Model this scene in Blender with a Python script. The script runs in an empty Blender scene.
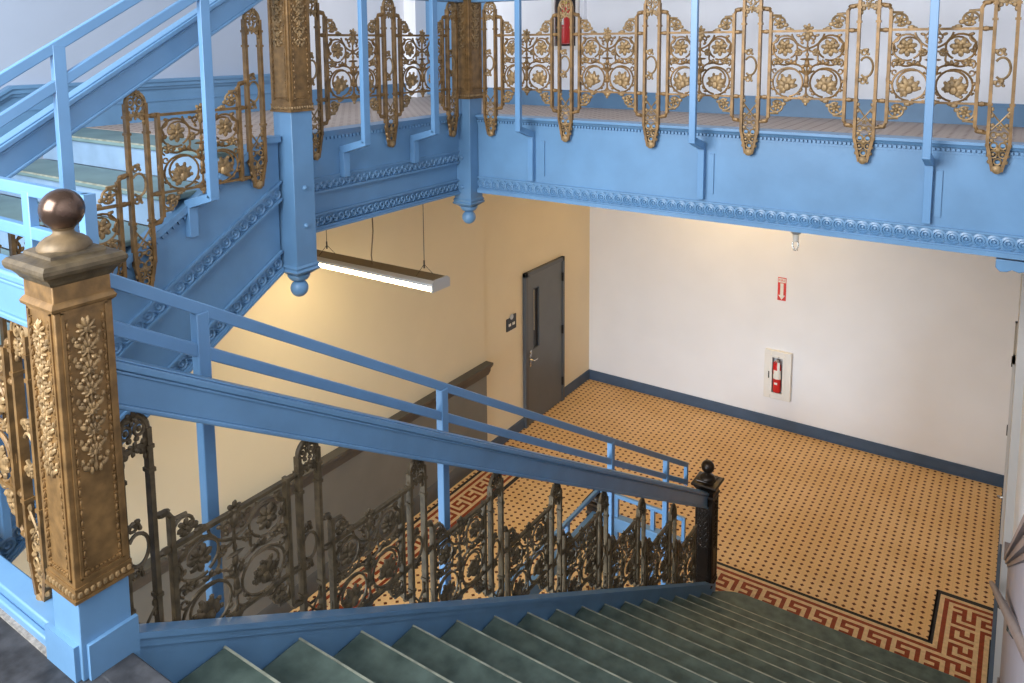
import bpy, math, random
from mathutils import Vector, Matrix
random.seed(7)
sc = bpy.context.scene
PI = math.pi

# ------------------------------------------------------------------ camera
YAW, PITCH, ROLL, FPX, CX, CY = -0.595727, 0.118789, 0.0077751, 778.337, 505.577, 135.737
CAMZ = 5.0
fw = Vector((math.sin(YAW)*math.cos(PITCH), math.cos(YAW)*math.cos(PITCH), -math.sin(PITCH)))
rt = Vector((math.cos(YAW), -math.sin(YAW), 0))
dn = fw.cross(rt)
c_, s_ = math.cos(ROLL), math.sin(ROLL)
rt2 = rt*c_ + dn*s_
dn2 = dn*c_ - rt*s_
cam_d = bpy.data.cameras.new('camera')
cam = bpy.data.objects.new('camera', cam_d)
sc.collection.objects.link(cam)
M = Matrix.Identity(4)
for i in range(3):
    M[i][0] = rt2[i]; M[i][1] = -dn2[i]; M[i][2] = -fw[i]
M[2][3] = CAMZ
cam.matrix_world = M
cam_d.sensor_width = 36
cam_d.lens = FPX/1024*36
cam_d.shift_x = (512-CX)/1024
cam_d.shift_y = -(341.5-CY)/1024
cam_d.clip_start = 0.02
sc.camera = cam

# ------------------------------------------------------------------ light, exposure
sc.view_settings.view_transform = 'Standard'
sc.view_settings.look = 'None'
sc.view_settings.exposure = 0.12
sc.view_settings.gamma = 1.0
sc.view_settings.use_curve_mapping = False
W = bpy.data.worlds.new('daylight'); sc.world = W; W.use_nodes = True
bg = W.node_tree.nodes['Background']
bg.inputs[0].default_value = (0.86, 0.93, 1.0, 1); bg.inputs[1].default_value = 0.26

def area(name, loc, aim, sx, sy, power, col):
    d = bpy.data.lights.new(name, 'AREA'); d.shape = 'RECTANGLE'; d.size = sx; d.size_y = sy
    d.energy = power; d.color = col
    o = bpy.data.objects.new(name, d); sc.collection.objects.link(o)
    o.location = loc
    o.rotation_euler = (Vector(aim)-Vector(loc)).to_track_quat('-Z', 'Y').to_euler()
    return o
# the tall stair window in the wall behind the landing
area('window_daylight', (-2.6, -1.8, 6.0), (-1.8, 6.0, 3.0), 3.0, 2.6, 480, (0.93, 0.97, 1.0))

# added fill light below the landing, brightens the hall floor and back wall
area('hall_fill_light', (-3.7, -.78, 1.5), (-1.6, 9.0, -1.2), 2.6, 1.6, 185, (0.70, 0.85, 1.0)).data.spread = math.radians(88)

# ------------------------------------------------------------------ materials
def mat(name, col, rough=0.5, metal=0.0, var=0.0, vs=8.0, bump=0.0, bs=60.0, emit=0, col2=None, dist=0.002):
    m = bpy.data.materials.new(name); m.use_nodes = True
    nt = m.node_tree; b = nt.nodes['Principled BSDF']
    b.inputs['Base Color'].default_value = (*col, 1)
    b.inputs['Roughness'].default_value = rough; b.inputs['Metallic'].default_value = metal
    tc = nt.nodes.new('ShaderNodeTexCoord')
    geo = nt.nodes.new('ShaderNodeNewGeometry')
    if var or col2:
        n = nt.nodes.new('ShaderNodeTexNoise'); n.inputs['Scale'].default_value = vs; n.inputs['Detail'].default_value = 6
        nt.links.new(geo.outputs['Position'], n.inputs['Vector'])
        r = nt.nodes.new('ShaderNodeValToRGB')
        lo = tuple(c*(1-var) for c in col); hi = col2 if col2 else tuple(min(1, c*(1+var)) for c in col)
        r.color_ramp.elements[0].position = .32; r.color_ramp.elements[1].position = .7
        r.color_ramp.elements[0].color = (*lo, 1); r.color_ramp.elements[1].color = (*hi, 1)
        nt.links.new(n.outputs['Fac'], r.inputs['Fac']); nt.links.new(r.outputs['Color'], b.inputs['Base Color'])
    if bump:
        n = nt.nodes.new('ShaderNodeTexNoise'); n.inputs['Scale'].default_value = bs; n.inputs['Detail'].default_value = 3
        nt.links.new(geo.outputs['Position'], n.inputs['Vector'])
        bp = nt.nodes.new('ShaderNodeBump'); bp.inputs['Strength'].default_value = bump; bp.inputs['Distance'].default_value = dist
        nt.links.new(n.outputs['Fac'], bp.inputs['Height']); nt.links.new(bp.outputs['Normal'], b.inputs['Normal'])
    if emit:
        b.inputs['Emission Color'].default_value = (*col, 1); b.inputs['Emission Strength'].default_value = emit
    return m
BLUE = mat('blue_enamel_paint', (0.125, 0.26, 0.44), .38, 0, .08, 5, .25, 35)
BLUE2 = mat('blue_pipe_paint', (0.13, 0.275, 0.48), .33, 0, .05, 5, .1, 35)
BLUEB = mat('slate_blue_baseboard', (0.062, 0.100, 0.165), .45, 0, .1, 6)
GOLD = mat('old_gold_paint', (0.215, 0.120, 0.043), .45, .3, .35, 22, .4, 90)
GOLDL = mat('worn_gold_highlight', (0.28, 0.178, 0.08), .5, .25, .4, 40)
DARKG = mat('dark_shaded_bronze', (0.105, 0.076, 0.042), .45, .2, .4, 25, .4, 90)  # shade on the lower railing put into its bronze; also brown newel caps
SEAT = mat('aged_brown_gold', (0.17, 0.115, 0.06), .5, .3, .35, 25)
BALL = mat('polished_brown_bronze', (0.10, 0.062, 0.045), .24, .7, .35, 12)
BLACKB = mat('blackened_bronze', (0.03, 0.02, 0.014), .35, .5, .3, 15)
CREAM = mat('cream_wall_paint', (0.80, 0.70, 0.52), .7, 0, .02, 2, .2, 60)
WHITEW = mat('white_wall_paint', (0.88, 0.87, 0.89), .7, 0, .02, 2, .15, 60)
UPL = mat('shaded_white_wall_paint', (0.38, 0.44, 0.55), .7, 0, .03, 2, .15, 60)  # white upper left wall, with its shade and blue bounce in the colour
UPW = mat('upper_white_wall_paint', (0.91, 0.91, 0.95), .7, 0, .02, 2, .15, 60)
GREYW = mat('grey_wainscot_paint', (0.19, 0.185, 0.17), .5, 0, .06, 3, .1, 40)
GREYC = mat('dark_grey_moulding_paint', (0.085, 0.082, 0.078), .45, 0, .1, 6)
MAUVE = mat('mauve_grey_wainscot_paint', (0.36, 0.33, 0.37), .5, 0, .05, 4)
MAUVEC = mat('mauve_brown_moulding_paint', (0.22, 0.165, 0.155), .4, 0, .1, 8)
DOORM = mat('charcoal_door_paint', (0.115, 0.125, 0.135), .42, 0, .05, 4)
DOORF = mat('charcoal_frame_paint', (0.085, 0.09, 0.098), .42)
PALED = mat('pale_door_paint', (0.58, 0.56, 0.55), .6)
SLATE = mat('green_slate_tread', (0.072, 0.104, 0.088), .5, 0, .3, 11, .35, 30, col2=(0.112, 0.152, 0.130))
SLATEW = mat('worn_slate_nosing', (0.27, 0.28, 0.22), .5, 0, .35, 20)
SLATEP = mat('pale_green_slate', (0.16, 0.24, 0.24), .45, 0, .15, 6)
DARKS = mat('dark_landing_slate', (0.022, 0.023, 0.026), .5, 0, .4, 14, .6, 40, col2=(0.060, 0.062, 0.070))
MORTAR = mat('chipped_pale_caulk', (0.24, 0.22, 0.20), .9, 0, .4, 60, .8, 80)
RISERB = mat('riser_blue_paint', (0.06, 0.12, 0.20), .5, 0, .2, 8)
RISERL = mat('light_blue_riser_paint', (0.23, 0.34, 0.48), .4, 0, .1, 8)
CHROME = mat('brushed_chrome', (0.6, 0.58, 0.55), .25, 1)
LGREY = mat('light_grey_metal', (0.55, 0.56, 0.57), .4, .3)
BRONZEM = mat('brown_housing_metal', (0.16, 0.12, 0.07), .45, .2)
LED = mat('lit_diffuser', (1.0, 0.80, 0.46), .5, 0, emit=20)
LED2 = mat('lit_diffuser_far', (1.0, 0.66, 0.24), .5, 0, emit=22)
RED = mat('red_enamel', (0.62, 0.02, 0.02), .3)
REDS = mat('red_sign_vinyl', (0.70, 0.035, 0.02), .5)
WHITEP = mat('white_print', (0.85, 0.82, 0.75), .6)
OFFW = mat('off_white_cabinet_enamel', (0.84, 0.81, 0.76), .4)
DARK = mat('dark_recess', (0.02, 0.02, 0.022), .6)
BLACK = mat('black_plastic', (0.012, 0.011, 0.011), .4)
YELL = mat('yellow_print', (0.75, 0.6, 0.05), .5)
WIRE = mat('steel_cable', (0.05, 0.045, 0.04), .5, .5)
WIREC = mat('brown_power_cord', (0.16, 0.11, 0.06), .6)
PIT = mat('basement_wall_paint', (0.30, 0.20, 0.12), .8)
GB = mat('black_border_tile', (0.028, 0.024, 0.024), .5, 0, .2, 40)
GR = mat('brick_red_border_tile', (0.25, 0.044, 0.014), .5, 0, .2, 25)
GT = mat('tan_border_tile', (0.66, 0.45, 0.24), .5, 0, .15, 25)
GLASS = bpy.data.materials.new('clear_pane'); GLASS.use_nodes = True
_b = GLASS.node_tree.nodes['Principled BSDF']; _b.inputs['Transmission Weight'].default_value = 1.0
_b.inputs['Roughness'].default_value = 0.03; _b.inputs['IOR'].default_value = 1.15

for _m, _v in ((GB, .15), (GR, .15), (GT, .15), (SLATE, .3), (DARKS, .3), (BLUE, .6), (BLUE2, .6), (CREAM, .2), (WHITEW, .2), (GREYW, .25)):
    _m.node_tree.nodes['Principled BSDF'].inputs['Specular IOR Level'].default_value = _v
def tile_mat(name, base, base2, dotc, pitch, ox, oy, dot=.21):
    m = bpy.data.materials.new(name); m.use_nodes = True
    nt = m.node_tree; b = nt.nodes['Principled BSDF']; L = nt.links.new
    b.inputs['Roughness'].default_value = .5; b.inputs['Specular IOR Level'].default_value = .15
    g = nt.nodes.new('ShaderNodeNewGeometry'); sp = nt.nodes.new('ShaderNodeSeparateXYZ'); L(g.outputs['Position'], sp.inputs[0])
    def mth(op, a, bb=None, c=None):
        n = nt.nodes.new('ShaderNodeMath'); n.operation = op
        for i, v in enumerate((a, bb, c)):
            if v is None: continue
            if isinstance(v, (int, float)): n.inputs[i].default_value = v
            else: L(v, n.inputs[i])
        return n.outputs[0]
    def cell(ch, o):
        a = mth('MULTIPLY_ADD', sp.outputs[ch], 1/pitch, -o/pitch+1000.5)
        f = mth('FRACT', a); return mth('ABSOLUTE', mth('SUBTRACT', f, .5))
    ax, ay = cell(0, ox), cell(1, oy)
    s = mth('ADD', ax, ay)
    isdot = mth('LESS_THAN', s, dot)
    # grout around dots and between octagons
    g1 = mth('LESS_THAN', mth('ABSOLUTE', mth('SUBTRACT', s, dot+.025)), .02)
    mx = mth('MAXIMUM', ax, ay)
    g2 = mth('GREATER_THAN', mx, .482)
    gr = mth('MAXIMUM', g1, mth('MULTIPLY', g2, .6))
    nz = nt.nodes.new('ShaderNodeTexNoise'); nz.inputs['Scale'].default_value = 1.6; nz.inputs['Detail'].default_value = 5
    L(g.outputs['Position'], nz.inputs['Vector'])
    rp = nt.nodes.new('ShaderNodeValToRGB'); rp.color_ramp.elements[0].position = .35; rp.color_ramp.elements[1].position = .65
    rp.color_ramp.elements[0].color = (*base, 1); rp.color_ramp.elements[1].color = (*base2, 1)
    L(nz.outputs['Fac'], rp.inputs['Fac'])
    def mix(f, a, c):
        n = nt.nodes.new('ShaderNodeMix'); n.data_type = 'RGBA'
        L(f, n.inputs['Factor']); L(a, n.inputs['A'])
        n.inputs['B'].default_value = (*c, 1)
        return n.outputs['Result']
    o = mix(mth('MULTIPLY', gr, .35), rp.outputs[0], tuple(c*.35 for c in base))
    o = mix(isdot, o, dotc)
    L(o, b.inputs['Base Color'])
    return m
FLOORT = tile_mat('octagon_and_dot_tile', (0.70, 0.425, 0.18), (0.78, 0.505, 0.245), (0.12, 0.03, 0.010), .0745, -.0015, 9.86, .265)
FLOORU = tile_mat('pale_mauve_octagon_tile', (0.46, 0.36, 0.30), (0.52, 0.42, 0.36), (0.20, 0.10, 0.07), .0745, 0, 0)

# ------------------------------------------------------------------ mesh helpers
class MB:
    def __init__(s): s.v = []; s.f = []; s.sm = []; s.mi = []
    def add(s, vs, fs, smooth=False, mi=0):
        o = len(s.v); s.v += [tuple(v) for v in vs]
        for f in fs: s.f.append(tuple(i+o for i in f)); s.sm.append(smooth); s.mi.append(mi)
    def box(s, x0, x1, y0, y1, z0, z1, mi=0):
        vs = [(x, y, z) for z in (z0, z1) for y in (y0, y1) for x in (x0, x1)]
        s.add(vs, [(0,2,3,1),(4,5,7,6),(0,1,5,4),(2,6,7,3),(0,4,6,2),(1,3,7,5)], False, mi)
        return s
    def cbox(s, x, y, z, a, b, c, mi=0): return s.box(x-a/2, x+a/2, y-b/2, y+b/2, z-c/2, z+c/2, mi)
    def prism(s, poly, axis, a, b, mi=0):
        def P(p, t):
            if axis == 'x': return (t, p[0], p[1])
            if axis == 'y': return (p[0], t, p[1])
            return (p[0], p[1], t)
        n = len(poly)
        vs = [P(p, a) for p in poly]+[P(p, b) for p in poly]
        fs = [tuple(range(n)), tuple(range(2*n-1, n-1, -1))]+[(i, i+n, (i+1) % n+n, (i+1) % n) for i in range(n)]
        s.add(vs, fs, False, mi); return s
    def bar(s, p, q, w, h, up=(0, 0, 1), mi=0):
        p = Vector(p); q = Vector(q); d = (q-p).normalized(); u = Vector(up)
        sd = d.cross(u).normalized(); u = sd.cross(d).normalized()
        vs = [e+sd*a*w/2+u*b*h/2 for e in (p, q) for b in (-1, 1) for a in (-1, 1)]
        s.add(vs, [(0,1,3,2),(4,6,7,5),(0,4,5,1),(2,3,7,6),(0,2,6,4),(1,5,7,3)], False, mi); return s
    def tube(s, pts, r, n=6, closed=False, r2=None, mi=0):
        pts = [Vector(p) for p in pts]; m = len(pts); vs = []; fs = []
        t0 = (pts[1]-pts[0]).normalized()
        a = t0.orthogonal().normalized()
        for i, p in enumerate(pts):
            if closed: t = (pts[(i+1) % m]-pts[i-1])
            else: t = pts[min(i+1, m-1)]-pts[max(i-1, 0)]
            t.normalize(); a = (a-t*a.dot(t)).normalized(); b = t.cross(a)
            rr = r if r2 is None else r+(r2-r)*i/(m-1)
            for k in range(n):
                an = 2*PI*k/n; vs.append(p+a*math.cos(an)*rr+b*math.sin(an)*rr)
        L = m if closed else m-1
        for i in range(L):
            for k in range(n):
                j = (i+1) % m
                fs.append((i*n+k, i*n+(k+1) % n, j*n+(k+1) % n, j*n+k))
        if not closed: fs += [tuple(range(n-1, -1, -1)), tuple((m-1)*n+k for k in range(n))]
        s.add(vs, fs, True, mi); return s
    def ell(s, c, rx, ry, rz, ex=(1,0,0), ez=(0,0,1), n=6, m=4, mi=0):
        ex = Vector(ex).normalized(); ez = Vector(ez).normalized(); ey = ez.cross(ex).normalized(); c = Vector(c)
        vs = [c-ez*rz]; fs = []
        for j in range(1, m):
            ph = -PI/2+PI*j/m
            for i in range(n):
                th = 2*PI*i/n
                vs.append(c+ex*(math.cos(th)*math.cos(ph)*rx)+ey*(math.sin(th)*math.cos(ph)*ry)+ez*(math.sin(ph)*rz))
        vs.append(c+ez*rz); T = len(vs)-1
        for i in range(n): fs.append((0, 1+(i+1) % n, 1+i))
        for j in range(m-2):
            for i in range(n):
                a = 1+j*n+i; b = 1+j*n+(i+1) % n; fs.append((a, b, b+n, a+n))
        o = 1+(m-2)*n
        for i in range(n): fs.append((o+i, o+(i+1) % n, T))
        s.add(vs, fs, True, mi); return s
    def lathe(s, c, prof, n=24, axis='z', mi=0):
        vs = []; fs = []
        for r, h in prof:
            for k in range(n):
                a = 2*PI*k/n; x, y = r*math.cos(a), r*math.sin(a)
                v = (x, y, h) if axis == 'z' else ((h, x, y) if axis == 'x' else (x, h, y))
                vs.append((c[0]+v[0], c[1]+v[1], c[2]+v[2]))
        for i in range(len(prof)-1):
            for k in range(n): fs.append((i*n+k, i*n+(k+1) % n, (i+1)*n+(k+1) % n, (i+1)*n+k))
        fs += [tuple(range(n-1, -1, -1)), tuple((len(prof)-1)*n+k for k in range(n))]
        s.add(vs, fs, True, mi); return s
    def build(s, name, m, parent=None, loc=(0, 0, 0)):
        me = bpy.data.meshes.new(name)
        me.from_pydata([(v[0]-loc[0], v[1]-loc[1], v[2]-loc[2]) for v in s.v], [], s.f)
        for mm in (m if isinstance(m, (list, tuple)) else [m]): me.materials.append(mm)
        me.polygons.foreach_set('use_smooth', s.sm); me.polygons.foreach_set('material_index', s.mi)
        import bmesh
        bm = bmesh.new(); bm.from_mesh(me); bmesh.ops.recalc_face_normals(bm, faces=bm.faces); bm.to_mesh(me); bm.free()
        me.update()
        try: me.set_sharp_from_angle(angle=math.radians(40))
        except Exception: pass
        o = bpy.data.objects.new(name, me); sc.collection.objects.link(o)
        if parent: o.parent = parent
        else: o.location = loc
        return o
def bevel(o, w=.004, seg=2):
    b = o.modifiers.new('bevel', 'BEVEL'); b.width = w; b.segments = seg; b.limit_method = 'ANGLE'; b.angle_limit = math.radians(35)
    return o
def tag(o, label, cat, group=None):
    o['label'] = label; o['category'] = cat
    if group: o['group'] = group
    return o
def thing(name, loc, label, cat, group=None, rz=0):
    o = bpy.data.objects.new(name, None); sc.collection.objects.link(o)
    o.empty_display_size = .05; o.location = loc; o.rotation_euler = (0, 0, rz)
    return tag(o, label, cat, group)
def struct(name, mb, m, parent=None):
    o = mb.build(name, m, parent)
    if parent is None: o['kind'] = 'structure'
    return o
def dup(root, loc, rz, label):
    r = root.copy(); sc.collection.objects.link(r); r.location = loc; r.rotation_euler = (0, 0, rz); r['label'] = label
    for ch in list(root.children):
        c = ch.copy(); sc.collection.objects.link(c); c.parent = r
        for g in list(ch.children):
            d = g.copy(); sc.collection.objects.link(d); d.parent = c
    return r
ORD = ['first', 'second', 'third', 'fourth', 'fifth', 'sixth', 'seventh', 'eighth', 'ninth', 'tenth', 'eleventh', 'twelfth', 'thirteenth', 'fourteenth', 'fifteenth', 'sixteenth', 'seventeenth', 'eighteenth']

# ------------------------------------------------------------------ key dimensions
XL, XR, YB = -5.25, 0.02, 9.92         # left wall, right wall, back wall of the hall
ZU, ZL = 4.46, 3.25                    # upper floor, landing
RX, LX, BY = -2.15, -3.34, 4.435       # railing planes: lower flight, rising flight and gallery, balcony
SL = 0.5935

# ------------------------------------------------------------------ setting: hall shell
HX0, HX1, HY0, HY1 = -3.12, -2.26, 2.6, 6.1     # stair opening to the basement
fl = MB()
fl.box(XL, HX0, 0, YB, -.12, 0); fl.box(HX1, .1, 0, YB, -.12, 0); fl.box(HX0, HX1, HY1, YB, -.12, 0); fl.box(HX0, HX1, 0, HY0, -.12, 0)
struct('floor', fl, FLOORT)
struct('wall_back', MB().box(XL-.1, .3, YB, YB+.12, 0, 3.95), WHITEW)
wl = MB().box(XL-.12, XL, 7.25, YB, 0, 3.95).box(XL-.12, XL+.012, -.9, 7.25, 0, 3.95)
struct('wall_left', wl, CREAM)
struct('wall_right', MB().box(XR, .3, 6.45, YB, 0, 3.95), PALED)
struct('wall_right_stair', MB().box(.075, .3, -2.2, 6.45, 0, 9.0), WHITEW)
struct('wall_under_landing', MB().box(XL, .1, -.95, -.85, 0, 3.05), CREAM)
struct('ceiling', MB().box(XL, .1, 4.5, YB, 3.97, ZU-.02), CREAM)
struct('ceiling_gallery', MB().box(XL, LX-.10, 2.80, 4.5, 3.97, ZU-.02), CREAM)
uf = MB().box(XL-.2, .1, 4.47, 6.4, ZU-.02, ZU).box(XL-.2, LX-.05, 2.713, 4.47, ZU-.02, ZU)
struct('floor_upper', uf, FLOORU)
struct('floor_landing', MB().box(XL, .1, -2.2, 1.06, ZL-.2, ZL), DARKS)
# upper storey walls
struct('wall_upper_back', MB().box(-4.08, .1, 5.75, 5.9, ZU, 9.0), UPW)
struct('wall_upper_left', MB().box(XL-.3, XL-.06, 4.5, 6.4, ZU, 9.0), UPW)
struct('wall_left_stair', MB().box(XL-.3, XL, -2.2, 4.5, ZL, 9.0), UPL)
struct('wall_upper_recess', MB().box(XL-.3, -4.0, 6.3, 6.4, ZU, 9.0).box(-4.08, -4.0, 5.9, 6.3, ZU, 9.0), UPW)
struct('baseboard_upper', MB().box(-4.08, .1, 5.728, 5.75, ZU, ZU+.125).box(-4.08, .1, 5.735, 5.75, ZU+.125, ZU+.14).box(XL-.06, XL-.04, 4.5, 6.0, ZU, ZU+.14), BLUE)
# skirting and mouldings of the hall
struct('baseboard_back', MB().box(XL, XR, YB-.018, YB, 0, .125).box(XL, XR, YB-.012, YB, .125, .14).box(XL, XR, YB-.028, YB, 0, .02), BLUEB)
struct('baseboard_left', MB().box(XL, XL+.02, 9.11, YB-.018, 0, .14).box(XL, XL+.02, 7.26, 8.10, 0, .14), BLUEB)
struct('baseboard_right', MB().box(XR-.02, XR, 6.45, YB-.018, 0, .13).box(XR-.03, XR, 6.45, YB-.018, 0, .025), BLUEB)
ws = MB().box(XL+.012, XL+.035, -.85, 7.25, .1, 1.06)
struct('trim_1', ws, GREYW)                                             # wainscot panel of the left wall
cp = MB().prism([(XL+.012, 1.05), (XL+.05, 1.05), (XL+.052, 1.058), (XL+.075, 1.10), (XL+.08, 1.135), (XL+.105, 1.165), (XL+.118, 1.19), (XL+.118, 1.212), (XL+.012, 1.212)], 'y', -.85, 7.275)
struct('trim_2', cp, GREYC)                                             # cap rail
cb = MB().prism([(XL+.012, 0), (XL+.07, 0), (XL+.07, .11), (XL+.055, .135), (XL+.05, .16), (XL+.036, .175), (XL+.012, .175)], 'y', -.85, 7.26)
struct('trim_3', cb, GREYC)                                             # skirting under the wainscot
# right stair wainscot
def nose_z(y): return 3.056-SL*(y-1.402)
wp = [(6.45, .12), (6.45, 1.28), (6.2, 1.30), (1.0, nose_z(1.0)+1.16), (-1.5, nose_z(1.0)+1.16), (-1.5, 3.2), (.9, 3.2)]
struct('trim_4', MB().prism(wp, 'x', .06, .075), MAUVE)
def capline(off): return [(6.47, 1.27+off), (6.2, 1.29+off), (1.0, nose_z(1.0)+1.15+off), (-1.5, nose_z(1.0)+1.15+off)]
def band(a, b, x): return MB().prism(capline(a)+capline(b)[::-1], 'x', x, .1)
c4 = MB()
for a, b, x in ((.0, .02, .052), (.02, .045, .040), (.045, .062, .030)):
    c4.prism(capline(a)+capline(b)[::-1], 'x', x, .075)
struct('trim_5', c4, MAUVEC)
sk = MB().prism([(6.45, 0), (6.45, .16), (6.3, .36), (1.0, nose_z(1.0)+.22), (-1.5, nose_z(1.0)+.22), (-1.5, 3.2), (1.0, 3.1), (6.3, 0)], 'x', .045, .075)
struct('trim_6', sk, MAUVEC)
# greek key border, laid cell by cell
def border():
    mb = MB(); c = .0358
    key = ['11111.', '1...1.', '111.1.', '..1.1.', '111.1.']
    def kind(d, along):
        d = int(d)
        if d in (0, 12): return 0
        if d in (2, 10): return 1
        if 4 <= d <= 8: return 1 if key[d-4][int(along) % 6] == '1' else 2
        return 2
    x0, xb, yt, yf = -2.4, -.434, 7.635, 6.905
    cells = []
    for i in range(75):
        for j in range(45):
            x = XR-.004-(i+1)*c; y = yt-(j+1)*c
            xc, yc = x+c/2, y+c/2
            if xc > xb:                                   # the part that steps up beside the right wall
                if y < 5.9: continue
                dt = (yt-yc)/c; dl = (xc-xb)/c
                if yc > yf: d, al = min(dt, dl), (j if dl <= dt else i)
                else:
                    df = (yf-yc)/c; d = max(dl, df) if max(dl, df) < 13 else 13
                    al = 600-i if df > dl else j
            else:
                if xc < x0 or yc > yf: continue
                d = (yf-yc)/c; al = 600-i
            if d < 0 or d >= 13: continue
            cells.append((x, y, kind(d, al)))
    # left border
    xr_ = -4.66
    for i in range(13):
        for j in range(150):
            x = xr_-(i+1)*c; y = 7.63-(j+1)*c
            d = min(i, j); al = j if i <= j else i
            d2 = kind(d, al)
            cells.append((x, y, d2))
    for x, y, k in cells:
        mb.add([(x, y, .0015), (x+c, y, .0015), (x+c, y+c, .0015), (x, y+c, .0015)], [(0, 1, 2, 3)], False, k)
    e = .013
    for a, b_, c0, d0 in ((x0, xb, yf, yf+e), (xb-e, xb, yf, yt), (xb-e, XR-.004, yt, yt+e), (xr_, xr_+e, 2.3, 7.63+e), (xr_-13*c, xr_, 7.63, 7.63+e)):
        mb.add([(a, c0, .0015), (b_, c0, .0015), (b_, d0, .0015), (a, d0, .0015)], [(0, 1, 2, 3)], False, 0)
    return struct('trim_7', mb, [GB, GR, GT])
border()
# basement pit below the opening
struct('wall_basement', MB().box(HX0-.08, HX0, HY0, HY1, -2.6, -.12).box(HX1, HX1+.08, HY0, HY1, -2.6, -.12).box(HX0, HX1, HY1, HY1+.08, -2.6, -.12).box(HX0, HX1, HY0-.08, HY0, -2.6, -.12), PIT)
struct('floor_basement', MB().box(HX0, HX1, HY0, HY1, -2.7, -2.6), FLOORT)

# upper left stair dado of blue panelling
dz = 4.74
def dado_poly(zt, zb0, zb1): return [(1.0, zt-SL*1.26), (2.26, zt), (4.46, zt), (4.46, zb1), (2.3, zb1), (1.0, zb0)]
struct('trim_8', MB().prism([(-.9, ZL), (-.9, 3.99), (1.0, 3.99), (2.26, dz), (4.48, dz), (4.48, ZU), (2.4, ZU), (1.1, ZL)], 'x', XL, XL+.02), BLUE)
m8 = MB()
for a, b, x in ((-.05, -.03, .035), (-.03, .0, .05), (.0, .022, .062)):
    m8.prism([(-.9, 3.99+a), (1.0, 3.99+a), (2.26, dz+a), (4.5, dz+a), (4.5, dz+b), (2.26, dz+b), (1.0, 3.99+b), (-.9, 3.99+b)], 'x', XL, XL+x)
m8.prism([(-.9, 3.99-.14), (1.0, 3.99-.14), (2.3, dz-.14), (4.46, dz-.14), (4.46, dz-.132), (2.3, dz-.132), (1.0, 3.99-.132), (-.9, 3.99-.132)], 'x', XL, XL+.028)
struct('trim_9', m8, BLUE)

# ------------------------------------------------------------------ doors
d1 = MB().box(XL, XL+.05, 8.105, 8.165, 0, 2.075).box(XL, XL+.05, 9.05, 9.105, 0, 2.075).box(XL, XL+.05, 8.105, 9.105, 2.02, 2.075)
door = struct('door_1', d1, DOORF)
bevel(door, .003)
leaf = MB(); X0, X1 = XL+.001, XL+.035
leaf.box(X0, X1, 8.165, 8.31, .01, 2.02); leaf.box(X0, X1, 8.44, 9.05, .01, 2.02); leaf.box(X0, X1, 8.31, 8.44, .01, 1.02); leaf.box(X0, X1, 8.31, 8.44, 1.82, 2.02)
struct('door_leaf', leaf, DOORM, door)
struct('vision_pane', MB().box(X0, X0+.012, 8.31, 8.44, 1.02, 1.82), BLACK, door)
struct('vision_frame', MB().box(X1, X1+.006, 8.30, 8.31, 1.01, 1.83).box(X1, X1+.006, 8.44, 8.45, 1.01, 1.83).box(X1, X1+.006, 8.31, 8.44, 1.82, 1.83).box(X1, X1+.006, 8.31, 8.44, 1.01, 1.02).box(X0+.013, X0+.018, 8.32, 8.355, 1.25, 1.80, 1), [DOORF, CREAM], door)
hd = MB().box(X1, X1+.008, 8.205, 8.255, .80, 1.02).tube([(X1, 8.23, .89), (X1+.05, 8.23, .89)], .01, 8).tube([(X1+.05, 8.225, .89), (X1+.055, 8.30, .888), (X1+.04, 8.34, .885)], .009, 8).tube([(X1, 8.23, .98), (X1+.02, 8.23, .98)], .016, 10)
struct('lever_handle', hd, CHROME, door)
for z in (.3, 1.05, 1.8):
    struct('hinge', MB().box(X1, X1+.02, 9.04, 9.055, z-.06, z+.06).tube([(X1+.022, 9.048, z-.06), (X1+.022, 9.048, z+.06)], .008, 6), BLACK, door)
# pale door in the right wall, seen edge-on
d2 = MB().box(XR-.022, XR+.001, 9.56, 9.64, 0, 2.02).box(XR-.022, XR+.001, 8.5, 8.58, 0, 2.02).box(XR-.022, XR+.001, 8.5, 9.64, 1.95, 2.02)
door2 = struct('door_2', d2, PALED)
struct('door_leaf', MB().box(XR-.014, XR-.0005, 8.58, 9.56, .012, 1.95), PALED, door2)
for z in (.83, 1.60):
    struct('hinge', MB().box(XR-.032, XR-.012, 9.545, 9.575, z-.055, z+.055), BLACK, door2)
struct('door_stop', MB().tube([(XR-.015, 9.45, .12), (XR-.06, 9.45, .11)], .012, 8).ell((XR-.06, 9.45, .11), .02, .02, .02), CHROME, door2)
# upper blue double door in the recess
d3 = MB().box(-5.16, -4.1, 6.18, 6.30, ZU+.02, 7.2)
door3 = struct('door_3', d3, BLUE)
struct('door_panel', MB().box(-5.06, -4.66, 6.165, 6.18, ZU+.25, ZU+1.2).box(-4.58, -4.18, 6.165, 6.18, ZU+.25, ZU+1.2).box(-5.06, -4.66, 6.165, 6.18, ZU+1.35, ZU+2.3).box(-4.58, -4.18, 6.165, 6.18, ZU+1.35, ZU+2.3), BLUE, door3)
struct('trim_10', MB().box(-5.31, -5.16, 6.02, 6.30, ZU, 7.3).box(-4.1, -4.08, 5.74, 6.3, ZU, 7.3), UPW)

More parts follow.
